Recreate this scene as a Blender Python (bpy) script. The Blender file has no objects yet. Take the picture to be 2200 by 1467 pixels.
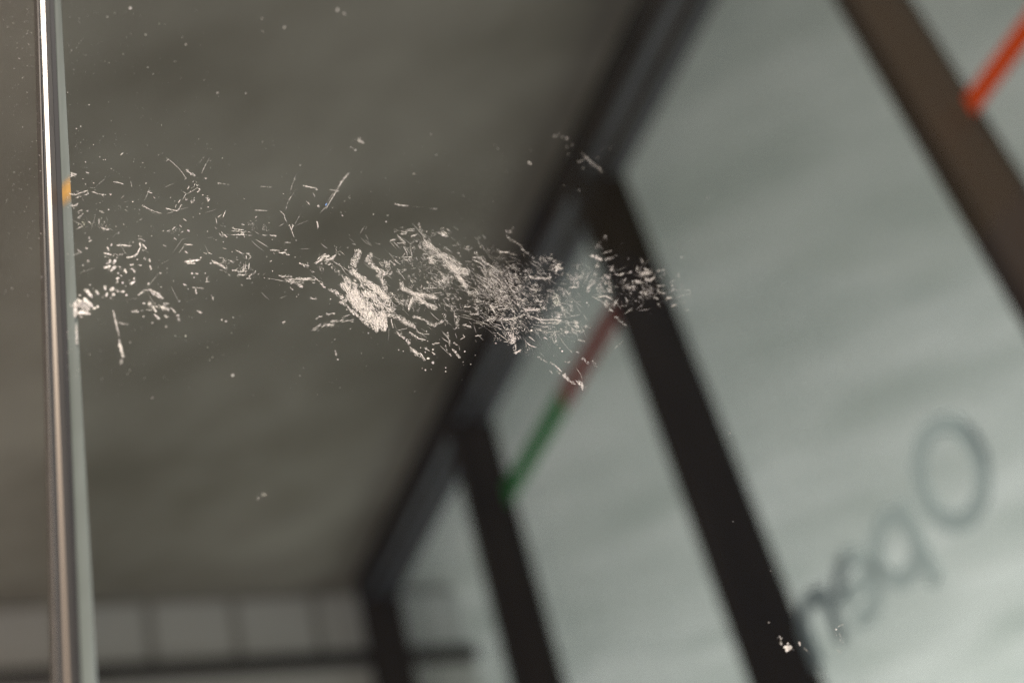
import bpy, math, random
from mathutils import Matrix, Vector

sc = bpy.context.scene
col = sc.collection
R = math.radians

# ------------------------------------------------------------------ camera
# world: X to the right (away from the corridor), Y along the corridor, Z up
EYE = Vector((0.0, 0.0, 0.90))
FPX = 3056.0                                   # focal length in photo pixels (50 mm)
C_RT = (0.91525116, 0.03453011, 0.40140128)
C_FW = (-0.33032942, 0.63469936, 0.69859802)
C_UP = (-0.23064647, -0.7719873, 0.59231564)
cam_right = Vector((C_RT[0], C_FW[0], C_UP[0]))
cam_up = -Vector((C_RT[1], C_FW[1], C_UP[1]))
cam_back = -Vector((C_RT[2], C_FW[2], C_UP[2]))
cam = bpy.data.cameras.new('camera')
cam.lens = 50.0
cam.sensor_width = 36.0
cam.clip_start = 0.01
cam.clip_end = 200.0
cam.dof.use_dof = True
cam.dof.focus_distance = 0.492
cam.dof.aperture_fstop = 5.2
cam_ob = bpy.data.objects.new('camera', cam)
m = Matrix((cam_right, cam_up, cam_back)).transposed().to_4x4()
m.translation = EYE
cam_ob.matrix_world = m
col.objects.link(cam_ob)
sc.camera = cam_ob

# ------------------------------------------------------------------ daylight
SUN_AZ = Vector((-0.36, -0.93, 0)).normalized()       # horizontal direction towards the sun
SUN_EL = R(52)
world = bpy.data.worlds.new('World')
sc.world = world
world.use_nodes = True
wn = world.node_tree
sky = wn.nodes.new('ShaderNodeTexSky')
sky.sky_type = 'NISHITA'
sky.sun_disc = False
sky.sun_elevation = SUN_EL
sky.sun_rotation = math.atan2(SUN_AZ.x, SUN_AZ.y)
sky.air_density = 1.0
sky.dust_density = 2.0
bg = wn.nodes['Background']
bg.inputs['Strength'].default_value = 0.09
wn.links.new(sky.outputs[0], bg.inputs['Color'])
sl = bpy.data.lights.new('sun', 'SUN')
sl.energy = 5.0
sl.angle = R(0.53)
sl.color = (1.0, 0.93, 0.84)
so = bpy.data.objects.new('sun', sl)
sdir = Vector((SUN_AZ.x * math.cos(SUN_EL), SUN_AZ.y * math.cos(SUN_EL), math.sin(SUN_EL)))
so.rotation_euler = sdir.to_track_quat('Z', 'Y').to_euler()
so.location = (-3, -8, 9)
col.objects.link(so)

vs = sc.view_settings
vs.view_transform = 'Standard'
vs.look = 'None'
vs.exposure = 0.25
vs.gamma = 1.0
vs.use_curve_mapping = False
sc.cycles.use_denoising = True
sc.cycles.denoising_prefilter = 'NONE'
sc.cycles.max_bounces = 14
sc.cycles.diffuse_bounces = 5
sc.cycles.transparent_max_bounces = 48
sc.cycles.caustics_reflective = False
sc.cycles.caustics_refractive = False

# ------------------------------------------------------------------ photo pixel -> direction
def ray(x, y):
    d = (x - 1100.0, y - 733.5, FPX)
    return Vector((sum(a * b for a, b in zip(d, C_RT)), sum(a * b for a, b in zip(d, C_FW)), sum(a * b for a, b in zip(d, C_UP))))

# ------------------------------------------------------------------ helpers
def tag(o, label=None, cat=None, group=None, kind=None):
    if label: o['label'] = label
    if cat: o['category'] = cat
    if group: o['group'] = group
    if kind: o['kind'] = kind
    return o

def mesh_ob(name, verts, faces, mat, parent=None, smooth=False):
    me = bpy.data.meshes.new(name)
    me.from_pydata([tuple(v) for v in verts], [], faces)
    me.update()
    if mat: me.materials.append(mat)
    if smooth:
        for p in me.polygons: p.use_smooth = True
    o = bpy.data.objects.new(name, me)
    col.objects.link(o)
    if parent:
        o.parent = parent
        if parent.type == 'EMPTY': o.matrix_parent_inverse = Matrix.Translation(-parent.location)
    return o

def empty(name, loc):
    o = bpy.data.objects.new(name, None)
    o.location = loc
    o.empty_display_size = 0.1
    col.objects.link(o)
    return o

BOXF = [(0, 3, 2, 1), (4, 5, 6, 7), (0, 1, 5, 4), (1, 2, 6, 5), (2, 3, 7, 6), (3, 0, 4, 7)]
def box(name, lo, hi, mat, parent=None, bev=0.0):
    x0, y0, z0 = lo; x1, y1, z1 = hi
    v = [(x0, y0, z0), (x1, y0, z0), (x1, y1, z0), (x0, y1, z0), (x0, y0, z1), (x1, y0, z1), (x1, y1, z1), (x0, y1, z1)]
    o = mesh_ob(name, v, BOXF, mat, parent)
    if bev:
        md = o.modifiers.new('bevel', 'BEVEL'); md.width = bev; md.segments = 2
    return o

def prism(name, prof, z0, z1, mat, parent=None, z_shear=(0, 0)):
    """horizontal profile [(x,y)] counter-clockwise extruded in z; z_shear shifts the top in x,y"""
    n = len(prof)
    v = [(x, y, z0) for x, y in prof] + [(x + z_shear[0], y + z_shear[1], z1) for x, y in prof]
    f = [tuple(reversed(range(n))), tuple(range(n, 2 * n))] + [(i, (i + 1) % n, (i + 1) % n + n, i + n) for i in range(n)]
    return mesh_ob(name, v, f, mat, parent)

# ------------------------------------------------------------------ materials
def new_mat(name):
    mt = bpy.data.materials.new(name); mt.use_nodes = True
    nt = mt.node_tree; nt.nodes.clear()
    out = nt.nodes.new('ShaderNodeOutputMaterial')
    return mt, nt, out

def N(nt, kind, **kw):
    n = nt.nodes.new(kind)
    for k, v in kw.items():
        if k in n.inputs: n.inputs[k].default_value = v
        else: setattr(n, k, v)
    return n

def noise_fac(nt, scale, detail=4.0, rough=0.55, stretch=(1, 1, 1), rot=(0, 0, 0), lo=0.3, hi=0.7):
    tc = nt.nodes.new('ShaderNodeTexCoord')
    mp = nt.nodes.new('ShaderNodeMapping')
    mp.inputs['Scale'].default_value = stretch
    mp0 = nt.nodes.new('ShaderNodeMapping')
    mp0.inputs['Rotation'].default_value = rot
    nz = N(nt, 'ShaderNodeTexNoise', Scale=scale, Detail=detail, Roughness=rough)
    mr = nt.nodes.new('ShaderNodeMapRange')
    mr.inputs['From Min'].default_value = lo; mr.inputs['From Max'].default_value = hi
    nt.links.new(tc.outputs['Object'], mp0.inputs['Vector'])
    nt.links.new(mp0.outputs[0], mp.inputs['Vector'])
    nt.links.new(mp.outputs[0], nz.inputs['Vector'])
    nt.links.new(nz.outputs['Fac'], mr.inputs['Value'])
    return mr.outputs[0]

def two_tone(name, c0, c1, scale, rough=0.6, spec=0.4, metallic=0.0, bump=0.0, bump_dist=0.002, spec_tint=None, **kw):
    mt, nt, out = new_mat(name)
    b = N(nt, 'ShaderNodeBsdfPrincipled', Roughness=rough, Metallic=metallic)
    b.inputs['Specular IOR Level'].default_value = spec
    if spec_tint: b.inputs['Specular Tint'].default_value = (*spec_tint, 1)
    f = noise_fac(nt, scale, **kw)
    mx = nt.nodes.new('ShaderNodeMixRGB')
    mx.inputs[1].default_value = (*c0, 1); mx.inputs[2].default_value = (*c1, 1)
    nt.links.new(f, mx.inputs[0]); nt.links.new(mx.outputs[0], b.inputs['Base Color'])
    if bump:
        bp = N(nt, 'ShaderNodeBump', Strength=bump, Distance=bump_dist)
        nt.links.new(f, bp.inputs['Height']); nt.links.new(bp.outputs[0], b.inputs['Normal'])
    nt.links.new(b.outputs[0], out.inputs['Surface'])
    return mt

def glass_mat(name, tint, dust=0.02, dust_scale=60.0, refl=1.0, rub=None):
    """clear sheet glass: straight transmission with tint, Fresnel reflection, a trace of dust film"""
    mt, nt, out = new_mat(name)
    tr = N(nt, 'ShaderNodeBsdfTransparent'); tr.inputs['Color'].default_value = (*tint, 1)
    gl = N(nt, 'ShaderNodeBsdfGlossy', Roughness=0.0)
    gl.inputs['Color'].default_value = (refl, refl, refl, 1)
    fr = N(nt, 'ShaderNodeFresnel')
    ge = N(nt, 'ShaderNodeNewGeometry')                     # same reflectance on both faces of the sheet
    io = N(nt, 'ShaderNodeMapRange')
    io.inputs['To Min'].default_value = 1.5; io.inputs['To Max'].default_value = 1 / 1.5
    nt.links.new(ge.outputs['Backfacing'], io.inputs['Value']); nt.links.new(io.outputs[0], fr.inputs['IOR'])
    mx = nt.nodes.new('ShaderNodeMixShader')
    nt.links.new(fr.outputs[0], mx.inputs[0]); nt.links.new(tr.outputs[0], mx.inputs[1]); nt.links.new(gl.outputs[0], mx.inputs[2])
    df = N(nt, 'ShaderNodeBsdfDiffuse'); df.inputs['Color'].default_value = (0.72, 0.66, 0.58, 1)
    f = noise_fac(nt, dust_scale, detail=5.0, stretch=(1, 1, 0.35), lo=0.25, hi=0.8)
    mu = N(nt, 'ShaderNodeMath', operation='MULTIPLY'); mu.inputs[1].default_value = dust
    nt.links.new(f, mu.inputs[0])
    if rub:                                                  # area rubbed dull around the scuffs
        tc = nt.nodes.new('ShaderNodeTexCoord')
        vd = N(nt, 'ShaderNodeVectorMath', operation='DISTANCE'); vd.inputs[1].default_value = rub[0]
        nt.links.new(tc.outputs['Object'], vd.inputs[0])
        rm = N(nt, 'ShaderNodeMapRange', interpolation_type='SMOOTHSTEP')
        rm.inputs['From Min'].default_value = 0.0; rm.inputs['From Max'].default_value = rub[1]
        rm.inputs['To Min'].default_value = rub[2]; rm.inputs['To Max'].default_value = 0.0
        nt.links.new(vd.outputs['Value'], rm.inputs['Value'])
        f2 = noise_fac(nt, 140.0, detail=6.0, stretch=(0.6, 1, 1.3), lo=0.2, hi=0.8)
        ma = N(nt, 'ShaderNodeMath', operation='MULTIPLY_ADD')
        nt.links.new(rm.outputs[0], ma.inputs[0]); nt.links.new(f2, ma.inputs[1]); nt.links.new(mu.outputs[0], ma.inputs[2])
        mu = ma
    m2 = nt.nodes.new('ShaderNodeMixShader')
    nt.links.new(mu.outputs[0], m2.inputs[0]); nt.links.new(mx.outputs[0], m2.inputs[1]); nt.links.new(df.outputs[0], m2.inputs[2])
    nt.links.new(m2.outputs[0], out.inputs['Surface'])
    return mt

def scratch_mat(name):
    """roughened glass: pale scattering surface, thin places let the background through (attribute 'cover')"""
    mt, nt, out = new_mat(name)
    at = N(nt, 'ShaderNodeAttribute', attribute_name='cover')
    cl = N(nt, 'ShaderNodeAttribute', attribute_name='tone')
    tr = N(nt, 'ShaderNodeBsdfTransparent')
    df = N(nt, 'ShaderNodeBsdfDiffuse')
    nt.links.new(cl.outputs['Color'], df.inputs['Color'])
    mx = nt.nodes.new('ShaderNodeMixShader')
    nt.links.new(at.outputs['Fac'], mx.inputs[0]); nt.links.new(tr.outputs[0], mx.inputs[1]); nt.links.new(df.outputs[0], mx.inputs[2])
    nt.links.new(mx.outputs[0], out.inputs['Surface'])
    return mt

STREAK = dict(rot=(0, 0, R(41)), stretch=(0.75, 1.35, 1))
M = {}
M['ceiling'] = two_tone('ceiling_plaster', (0.28, 0.255, 0.205), (0.55, 0.52, 0.455), 2.1, rough=0.85, spec=0.1, detail=5.0, lo=0.30, hi=0.70, **STREAK)
M['shop_ceiling'] = two_tone('shop_ceiling_paint', (0.60, 0.63, 0.605), (0.94, 0.94, 0.935), 2.0, rough=0.85, spec=0.1, detail=5.0, lo=0.30, hi=0.70, **STREAK)
M['dark_paving'] = two_tone('dark_paving', (0.135, 0.127, 0.118), (0.195, 0.185, 0.173), 5.0, rough=0.8)
M['pale_floor'] = two_tone('pale_floor', (0.76, 0.775, 0.77), (0.84, 0.85, 0.845), 4.0, rough=0.6)
M['bronze'] = two_tone('bronze_frame', (0.023, 0.0135, 0.0065), (0.037, 0.022, 0.011), 14.0, rough=0.6, spec=0.12, stretch=(1, 1, 0.1))
M['channel'] = two_tone('grey_channel', (0.085, 0.09, 0.105), (0.12, 0.125, 0.14), 20.0, rough=0.5)
M['wall_panel'] = two_tone('grey_wall_panel', (0.84, 0.86, 0.885), (0.90, 0.92, 0.945), 3.0, rough=0.5)
M['wall'] = two_tone('painted_wall', (0.80, 0.80, 0.79), (0.86, 0.86, 0.85), 2.0, rough=0.8)
M['wall_post'] = two_tone('wall_joint', (0.50, 0.50, 0.49), (0.57, 0.57, 0.56), 6.0, rough=0.6)
M['rail'] = two_tone('dark_rail', (0.055, 0.05, 0.045), (0.08, 0.072, 0.065), 8.0, rough=0.5)
M['shop_glass'] = glass_mat('shop_glass', (0.94, 0.975, 0.962), dust=0.01, dust_scale=3.0, refl=0.6)
M['green_vinyl'] = two_tone('green_vinyl', (0.035, 0.33, 0.055), (0.04, 0.37, 0.065), 9.0, rough=0.9, spec=0.0)
M['red_vinyl'] = two_tone('red_vinyl', (0.44, 0.13, 0.11), (0.48, 0.15, 0.125), 9.0, rough=0.9, spec=0.0)
M['orange_vinyl'] = two_tone('orange_vinyl', (0.60, 0.055, 0.0), (0.66, 0.065, 0.0), 9.0, rough=0.9, spec=0.0)
M['letter'] = two_tone('grey_letter_vinyl', (0.42, 0.50, 0.495), (0.46, 0.54, 0.535), 9.0, rough=0.5)
M['pane'] = glass_mat('partition_glass', (0.975, 0.985, 0.975), dust=0.004, dust_scale=28.0, refl=0.10, rub=((0.2093, 0.35, 1.2221), 0.055, 0.012))
M['pane_left'] = glass_mat('partition_glass_dusty', (0.985, 0.965, 0.945), dust=0.016, dust_scale=28.0, refl=0.10)
M['scratch'] = scratch_mat('scratched_glass')
M['profile'] = two_tone('aluminium_profile', (0.22, 0.17, 0.13), (0.32, 0.26, 0.205), 7.0, rough=0.27, spec=0.22, bump=0.35, bump_dist=0.010, detail=0.0, spec_tint=(1.0, 0.86, 0.72), stretch=(0.2, 0.2, 1.0))
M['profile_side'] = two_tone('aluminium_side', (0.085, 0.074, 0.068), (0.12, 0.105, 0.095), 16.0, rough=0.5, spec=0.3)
M['gasket'] = two_tone('black_gasket', (0.010, 0.008, 0.007), (0.018, 0.014, 0.012), 60.0, rough=0.6)

# ------------------------------------------------------------------ setting
A = 1.40                     # distance of the shopfront plane from the camera, metres
Z0 = EYE.z
CEIL = Z0 + 1.605 * A
WALLY = 2.80 * A

tag(box('floor', (-8, -14, -0.05), (24, 16, -0.002), M['dark_paving']), 'dark paving of the passage', kind='structure')
tag(box('shop_floor', (2.6, 1.3, -0.05), (24, 16, 0.004), M['pale_floor']), 'pale floor inside the shop', kind='structure')
tag(box('ceiling', (-4.0, 0.84, CEIL), (A + 0.10 * A, 5.4, CEIL + 0.25), M['ceiling']), 'grey plaster ceiling over the passage', kind='structure')
tag(prism('shop_ceiling', [(A + 0.10 * A + 0.002, -1.6), (2.75, -1.6), (2.75, 1.72), (5.95, 5.95), (A + 0.10 * A + 0.002, 5.95)], CEIL, CEIL + 0.25, M['shop_ceiling']), 'pale ceiling inside the shop', kind='structure')

tag(box('bounce_wall', (1.6, 8.6, 0.006), (14, 8.8, 5.5), M['wall']), 'unseen white wall added to bounce sunlight onto the shop ceiling', 'wall')  # out of view, added so its sunlit face brightens the back of the shop ceiling

# back wall: high band of square panels over a dark rail
bw = tag(empty('back_wall', (0.4, WALLY, 0)), 'grey rear wall with a high band of square panels above a dark rail', 'wall')
WX1 = 1.27 * A
zr0, zr1 = Z0 + 1.402 * A, Z0 + 1.436 * A
box('lower_wall', (-3.2, WALLY, 0), (WX1, WALLY + 0.12, zr0 - 0.002), M['wall'], bw)
box('rail', (-3.2, WALLY - 0.03, zr0), (WX1 + 0.004, WALLY + 0.124, zr1), M['rail'], bw, 0.003)
box('backing', (-3.2, WALLY + 0.02, zr1 + 0.002), (WX1 - 0.002, WALLY + 0.12, CEIL - 0.002), M['wall_post'], bw)
pw = 0.187 * A
x = 0.54 * A - 20 * pw
while x < WX1 - 0.02:
    xa, xb = x + 0.011 * A, min(x + pw - 0.011 * A, WX1 - 0.004)
    if xb - xa > 0.04:
        box('panel', (xa, WALLY + 0.003, zr1 + 0.006), (xb, WALLY + 0.019, CEIL - 0.028), M['wall_panel'], bw, 0.003)
    x += pw

# ------------------------------------------------------------------ shopfront
sf = tag(empty('shopfront', (A, 1.4 * A, 0)), 'dark bronze framed glass shopfront with mirrored lettering and coloured stripes', 'shopfront')
D = 0.092 * A
zb = Z0 + 1.545 * A
MY = [0.10, 0.762, 1.395, 2.065, 2.735]        # near faces of the mullions, units of A
MW = 0.027 * A
hd = box('header', (A, MY[0] * A, zb), (A + D, MY[4] * A + MW, CEIL - 0.003), M['bronze'], sf, 0.003)
for i in range(4):
    y0, y1 = MY[i] * A + MW + 0.004, MY[i + 1] * A - 0.004
    box('channel', (A + 0.016 * A, y0, zb - 0.006), (A + 0.034 * A, y1, zb - 0.001), M['channel'], hd)
    box('channel', (A + 0.060 * A, y0, zb - 0.006), (A + 0.083 * A, y1, zb - 0.001), M['channel'], hd)
for y in MY:
    box('mullion', (A + 0.003, y * A, 0.004), (A + D + 0.006, y * A + MW, zb + 0.02), M['bronze'], sf, 0.003)
G = A * 1.078                                  # glass plane
panes = []
for i in range(4):
    y0, y1 = MY[i] * A + MW - 0.004, MY[i + 1] * A + 0.004
    panes.append(box('window_pane', (G, y0, 0.02), (G + 0.008, y1, zb + 0.01), M['shop_glass'], sf))

def stripe(parent, y0, y1, zc, h, mat, label):
    s = box('stripe', (G - 0.0035, y0 * G, Z0 + (zc - h / 2) * G), (G - 0.001, y1 * G, Z0 + (zc + h / 2) * G), mat, parent)
    s['label'] = label
stripe(panes[2], 1.345, 1.635, 1.267, 0.044, M['red_vinyl'], 'dull red stripe')
stripe(panes[2], 1.637, 1.912, 1.267, 0.044, M['green_vinyl'], 'green stripe')
stripe(panes[0], 0.14, 0.705, 0.934, 0.026, M['orange_vinyl'], 'bright orange stripe')

def ribbon(name, strokes, w, parent, mat, xoff):
    """letter built of flat strokes on the shop glass; points in units of G (Y, Z)"""
    V, F = [], []
    for k, (pts, closed) in enumerate(strokes):
        n = len(pts); base = len(V)
        xx = xoff - 0.0004 * k
        for i, p in enumerate(pts):
            a = pts[(i - 1) % n] if (closed or i > 0) else p
            b = pts[(i + 1) % n] if (closed or i < n - 1) else p
            t = Vector((b[0] - a[0], b[1] - a[1])).normalized()
            nn = Vector((-t.y, t.x)) * w / 2
            for s in (1, -1):
                for dx in (0.0, 0.0015):
                    V.append((xx + dx, (p[0] + nn.x * s) * G, Z0 + (p[1] + nn.y * s) * G))
        for i in range(n if closed else n - 1):
            j = (i + 1) % n
            p, q = base + 4 * i, base + 4 * j
            F += [(p, q, q + 2, p + 2), (p + 1, p + 3, q + 3, q + 1), (p, p + 1, q + 1, q), (p + 2, q + 2, q + 3, p + 3)]
    return mesh_ob(name, V, F, mat, parent)

def arc(cx, cy, rx, ry, a0, a1, n=36):
    return [(cx + rx * math.cos(R(a0 + (a1 - a0) * i / n)), cy + ry * math.sin(R(a0 + (a1 - a0) * i / n))) for i in range(n + 1)]
# seen from the passage the word runs right to left: Y grows to the left, so each letter is laid out with +Y as its reading direction
LW = 0.022
XO = G - 0.004
base, xh = 0.6045, 0.673
mid = (base + xh) / 2; hh = (xh - base) / 2
letters = [
    ('letter', [(arc(0.953, 0.6545, 0.0465, 0.0515, 0, 350, 35), True)]),
    ('letter', [(arc(1.071, mid, 0.034, hh, 0, 350, 35), True), ([(1.037, xh + 0.002), (1.037, 0.573)], False)]),
    ('letter', [(arc(1.154, mid, 0.033, hh, 0, 318, 30), False), ([(1.124, mid), (1.184, mid)], False)]),
    ('letter', [([(1.212, xh + 0.002), (1.212, base - 0.003)], False), (arc(1.240, xh - 0.029, 0.028, 0.029, 180, 0, 18) + [(1.268, base - 0.003)], False)]),
]
for nm, st in letters:
    ribbon(nm, st, LW, panes[1], M['letter'], XO)

# ------------------------------------------------------------------ glass partition close to the camera
PY = 0.350                                     # front face of the partition
TH = 0.012
def on_pane(x, y, yy=PY):
    r = ray(x, y)
    return EYE + r * (yy / r.y)
def edge_x(x0, x1, yy=PY):
    """X of a nearly upright edge at two heights, from where it crosses the top and bottom of the view"""
    a, b = on_pane(x0, 0, yy), on_pane(x1, 1467, yy)
    k = (a.x - b.x) / (a.z - b.z)
    return lambda z: b.x + (min(max(z, 1.02), 1.46) - b.z) * k      # slightly out of plumb along the view, upright beyond
ZA, ZB = 0.45, 2.10
def strip(name, pts, mat, parent, bev=0):
    """upright bar given by a list of (edge function, y) corners, counter-clockwise seen from above"""
    n = len(pts)
    zl = [ZA] + [1.02 + 0.44 * i / 12 for i in range(13)] + [ZB]
    v = [(f(z), y, z) for z in zl for f, y in pts]
    t = n * (len(zl) - 1)
    fc = [tuple(reversed(range(n))), tuple(range(t, t + n))] + [(k * n + i, k * n + (i + 1) % n, (k + 1) * n + (i + 1) % n, (k + 1) * n + i) for k in range(len(zl) - 1) for i in range(n)]
    return mesh_ob(name, v, fc, mat, parent)

eL = edge_x(83, 125)             # right corner of the left pane
eL0 = edge_x(80, 121)
eP0 = edge_x(88, 141)            # joint profile: left corner
eP1 = edge_x(96, 149)            # ridge
eP2 = edge_x(108, 166)           # right corner
eR0 = edge_x(119, 179)           # start of the right pane's ground edge
eR1 = edge_x(131, 209)           # its front corner

lp = tag(empty('glass_pane', (-0.3, PY, ZA)), 'clear dusty glass pane ending at the upright metal joint strip', 'glass pane', 'glass partition panes')
strip('glass_sheet', [(lambda z: -0.75, PY), (eL0, PY), (eL0, PY + TH), (lambda z: -0.75, PY + TH)], M['pane_left'], lp)
M['arris'] = two_tone('ground_arris', (0.42, 0.37, 0.32), (0.62, 0.55, 0.48), 90.0, rough=0.5, lo=0.2, hi=0.8)
strip('ground_edge', [(lambda z: eL0(z) + 0.00003, PY), (eL, PY + 0.0006), (eL, PY + TH), (lambda z: eL0(z) + 0.00003, PY + TH)], M['arris'], lp)

jp = tag(empty('joint_profile', (0.045, PY, ZA)), 'slim bright aluminium joint strip with black gaskets between two glass panes', 'joint strip')
strip('metal_strip', [(eP0, PY + 0.0012), (eP1, PY + 0.0009), (eP1, PY + 0.010), (eP0, PY + 0.010)], M['profile'], jp)
strip('side_strip', [(lambda z: eP1(z) + 0.00005, PY + 0.0010), (eP2, PY + 0.0030), (eP2, PY + 0.010), (lambda z: eP1(z) + 0.00005, PY + 0.010)], M['profile_side'], jp)
strip('gasket', [(lambda z: eL(z) + 0.00005, PY + 0.0018), (lambda z: eP0(z) - 0.00005, PY + 0.0018), (lambda z: eP0(z) - 0.00005, PY + 0.0105), (lambda z: eL(z) + 0.00005, PY + 0.0105)], M['gasket'], jp)
strip('gasket', [(lambda z: eP2(z) + 0.00005, PY + 0.0034), (lambda z: eR0(z) - 0.00005, PY + 0.0036), (lambda z: eR0(z) - 0.00005, PY + 0.0105), (lambda z: eP2(z) + 0.00005, PY + 0.0105)], M['gasket'], jp)

rp = tag(empty('glass_pane', (0.5, PY, ZA)), 'large clear glass pane covered with white scratches and scuffs', 'glass pane', 'glass partition panes')
strip('glass_sheet', [(eR1, PY), (lambda z: 0.95, PY), (lambda z: 0.95, PY + TH), (eR1, PY + TH)], M['pane'], rp)
M['green_edge'] = two_tone('green_ground_edge', (0.13, 0.142, 0.122), (0.25, 0.275, 0.25), 9.0, rough=0.18, spec=1.0, stretch=(0.2, 0.2, 1.0))
strip('ground_edge', [(eR0, PY + 0.0040), (lambda z: eR1(z) - 0.00004, PY + 0.0002), (lambda z: eR1(z) - 0.00004, PY + TH), (eR0, PY + TH)], M['green_edge'], rp)

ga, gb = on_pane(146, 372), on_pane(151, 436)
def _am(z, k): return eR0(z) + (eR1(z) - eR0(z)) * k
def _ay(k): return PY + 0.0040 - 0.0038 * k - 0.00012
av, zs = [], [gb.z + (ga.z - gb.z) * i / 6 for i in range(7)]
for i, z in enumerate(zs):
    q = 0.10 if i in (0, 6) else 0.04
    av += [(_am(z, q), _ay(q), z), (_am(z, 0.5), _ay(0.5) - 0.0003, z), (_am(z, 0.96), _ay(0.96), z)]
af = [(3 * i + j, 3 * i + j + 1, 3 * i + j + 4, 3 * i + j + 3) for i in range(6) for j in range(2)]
ab = mesh_ob('amber_glint', av, af, M['scratch'], rp)  # refracted sun glint, painted as an amber film on the ground edge
ab['label'] = 'painted amber sun glint on the edge of the pane'
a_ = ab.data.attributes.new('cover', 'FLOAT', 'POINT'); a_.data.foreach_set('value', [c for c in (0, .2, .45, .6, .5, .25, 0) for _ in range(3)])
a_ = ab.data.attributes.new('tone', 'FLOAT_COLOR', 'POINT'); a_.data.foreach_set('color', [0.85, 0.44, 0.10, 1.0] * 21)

# ------------------------------------------------------------------ scratches
rnd = random.Random(7)
from mathutils import noise as mnoise
def keep(x, y, ang, amount=0.75):
    """streaky gaps: thins flakes out where a stretched noise is low"""
    ca, sa = math.cos(ang), math.sin(ang)
    u, v = x * ca + y * sa, -x * sa + y * ca
    n = mnoise.noise((u / 15.0, v / 4.5, 3.1)) + 0.6 * mnoise.noise((u / 6.0, v / 2.2, 9.7))
    return rnd.random() < min(1.0, max(0.0, 0.45 + 2.3 * n)) * amount + (1 - amount)
CROP = dict(A=(140, 280, 7.333), B=(140, 460, 7.333), C=(140, 600, 7.333), D=(400, 340, 7.333), E=(400, 520, 7.333), F=(640, 280, 7.333),
            G=(640, 470, 7.333), H=(640, 620, 7.333), I=(860, 470, 7.333), J=(860, 620, 7.333), K=(1040, 470, 7.333), L=(1040, 640, 7.333),
            M=(1240, 480, 6.667), N=(1040, 260, 7.333), O=(1600, 1280, 7.333), P=(0, 0, 1.0))

class Flakes:
    """collects thin flakes of roughened glass lying on the front of the pane"""
    def __init__(self): self.v, self.f, self.c, self.t = [], [], [], []
    def poly(self, pts, cover, tone=None):
        if tone is None:
            k = 1.0 - 0.6 * rnd.random() ** 1.5; tone = (0.98 * k, 0.89 * k * rnd.uniform(0.97, 1.01), 0.80 * k * rnd.uniform(0.95, 1.03))
        off = PY - rnd.uniform(0.00002, 0.00022)
        b = len(self.v)
        self.v += [on_pane(x, y, off) for x, y in pts]
        self.f.append(tuple(range(b, b + len(pts))))
        self.c.append(cover); self.t.append(tone)
    def build(self, name, parent, kind=None, label=None):
        o = mesh_ob(name, self.v, self.f, M['scratch'], parent)
        me = o.data
        a = me.attributes.new('cover', 'FLOAT', 'FACE'); a.data.foreach_set('value', self.c)
        t = me.attributes.new('tone', 'FLOAT_COLOR', 'FACE'); t.data.foreach_set('color', [q for c in self.t for q in (*c, 1.0)])
        if kind: o['kind'] = kind
        if label: o['label'] = label
        return o

def flake(fl, x, y, L, w, ang, cover, tone=None, bend=None):
    """irregular sliver centred on a photo point, ragged sides"""
    ca, sa = math.cos(ang), math.sin(ang)
    if bend is None: bend = rnd.uniform(-0.18, 0.18)
    n = 2 if L < 3.0 * w else 3
    top, bot = [], []
    for i in range(n + 1):
        u = -0.5 + i / n
        h = w * 0.5 * (1.0 - abs(2 * u) ** 2.2 * 0.8)
        c = bend * L * (u * u - 0.12)
        top.append((u * L, c + h * rnd.uniform(0.6, 1.3))); bot.append((u * L + rnd.uniform(-.08, .08) * L, c - h * rnd.uniform(0.6, 1.3)))
    pts = top + bot[::-1]
    fl.poly([(x + px * ca - py * sa, y + px * sa + py * ca) for px, py in pts], cover, tone)

def along(pts, s):
    d = [math.hypot(b[0] - a[0], b[1] - a[1]) for a, b in zip(pts, pts[1:])]
    t = s * sum(d)
    for (a, b), l in zip(zip(pts, pts[1:]), d):
        if t <= l or b is pts[-1]:
            k = min(1.0, t / max(l, 1e-6))
            return a[0] + (b[0] - a[0]) * k, a[1] + (b[1] - a[1]) * k, math.atan2(b[1] - a[1], b[0] - a[0])
        t -= l

def conv(c, pts):
    ox, oy, s = CROP[c]
    return [(ox + x / s, oy + y / s) for x, y in pts], s

# --- single scratches: (crop, width, cover, points); each one an object
def parse(txt):
    out = []
    for ln in txt.strip().split('\n'):
        c = ln.split()[0]
        for item in ln[len(c):].split(';'):
            q = item.split()
            if not q: continue
            out.append((c, float(q[0]), float(q[1]), [tuple(float(v) for v in p.split(',')) for p in q[2:]]))
    return out

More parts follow.
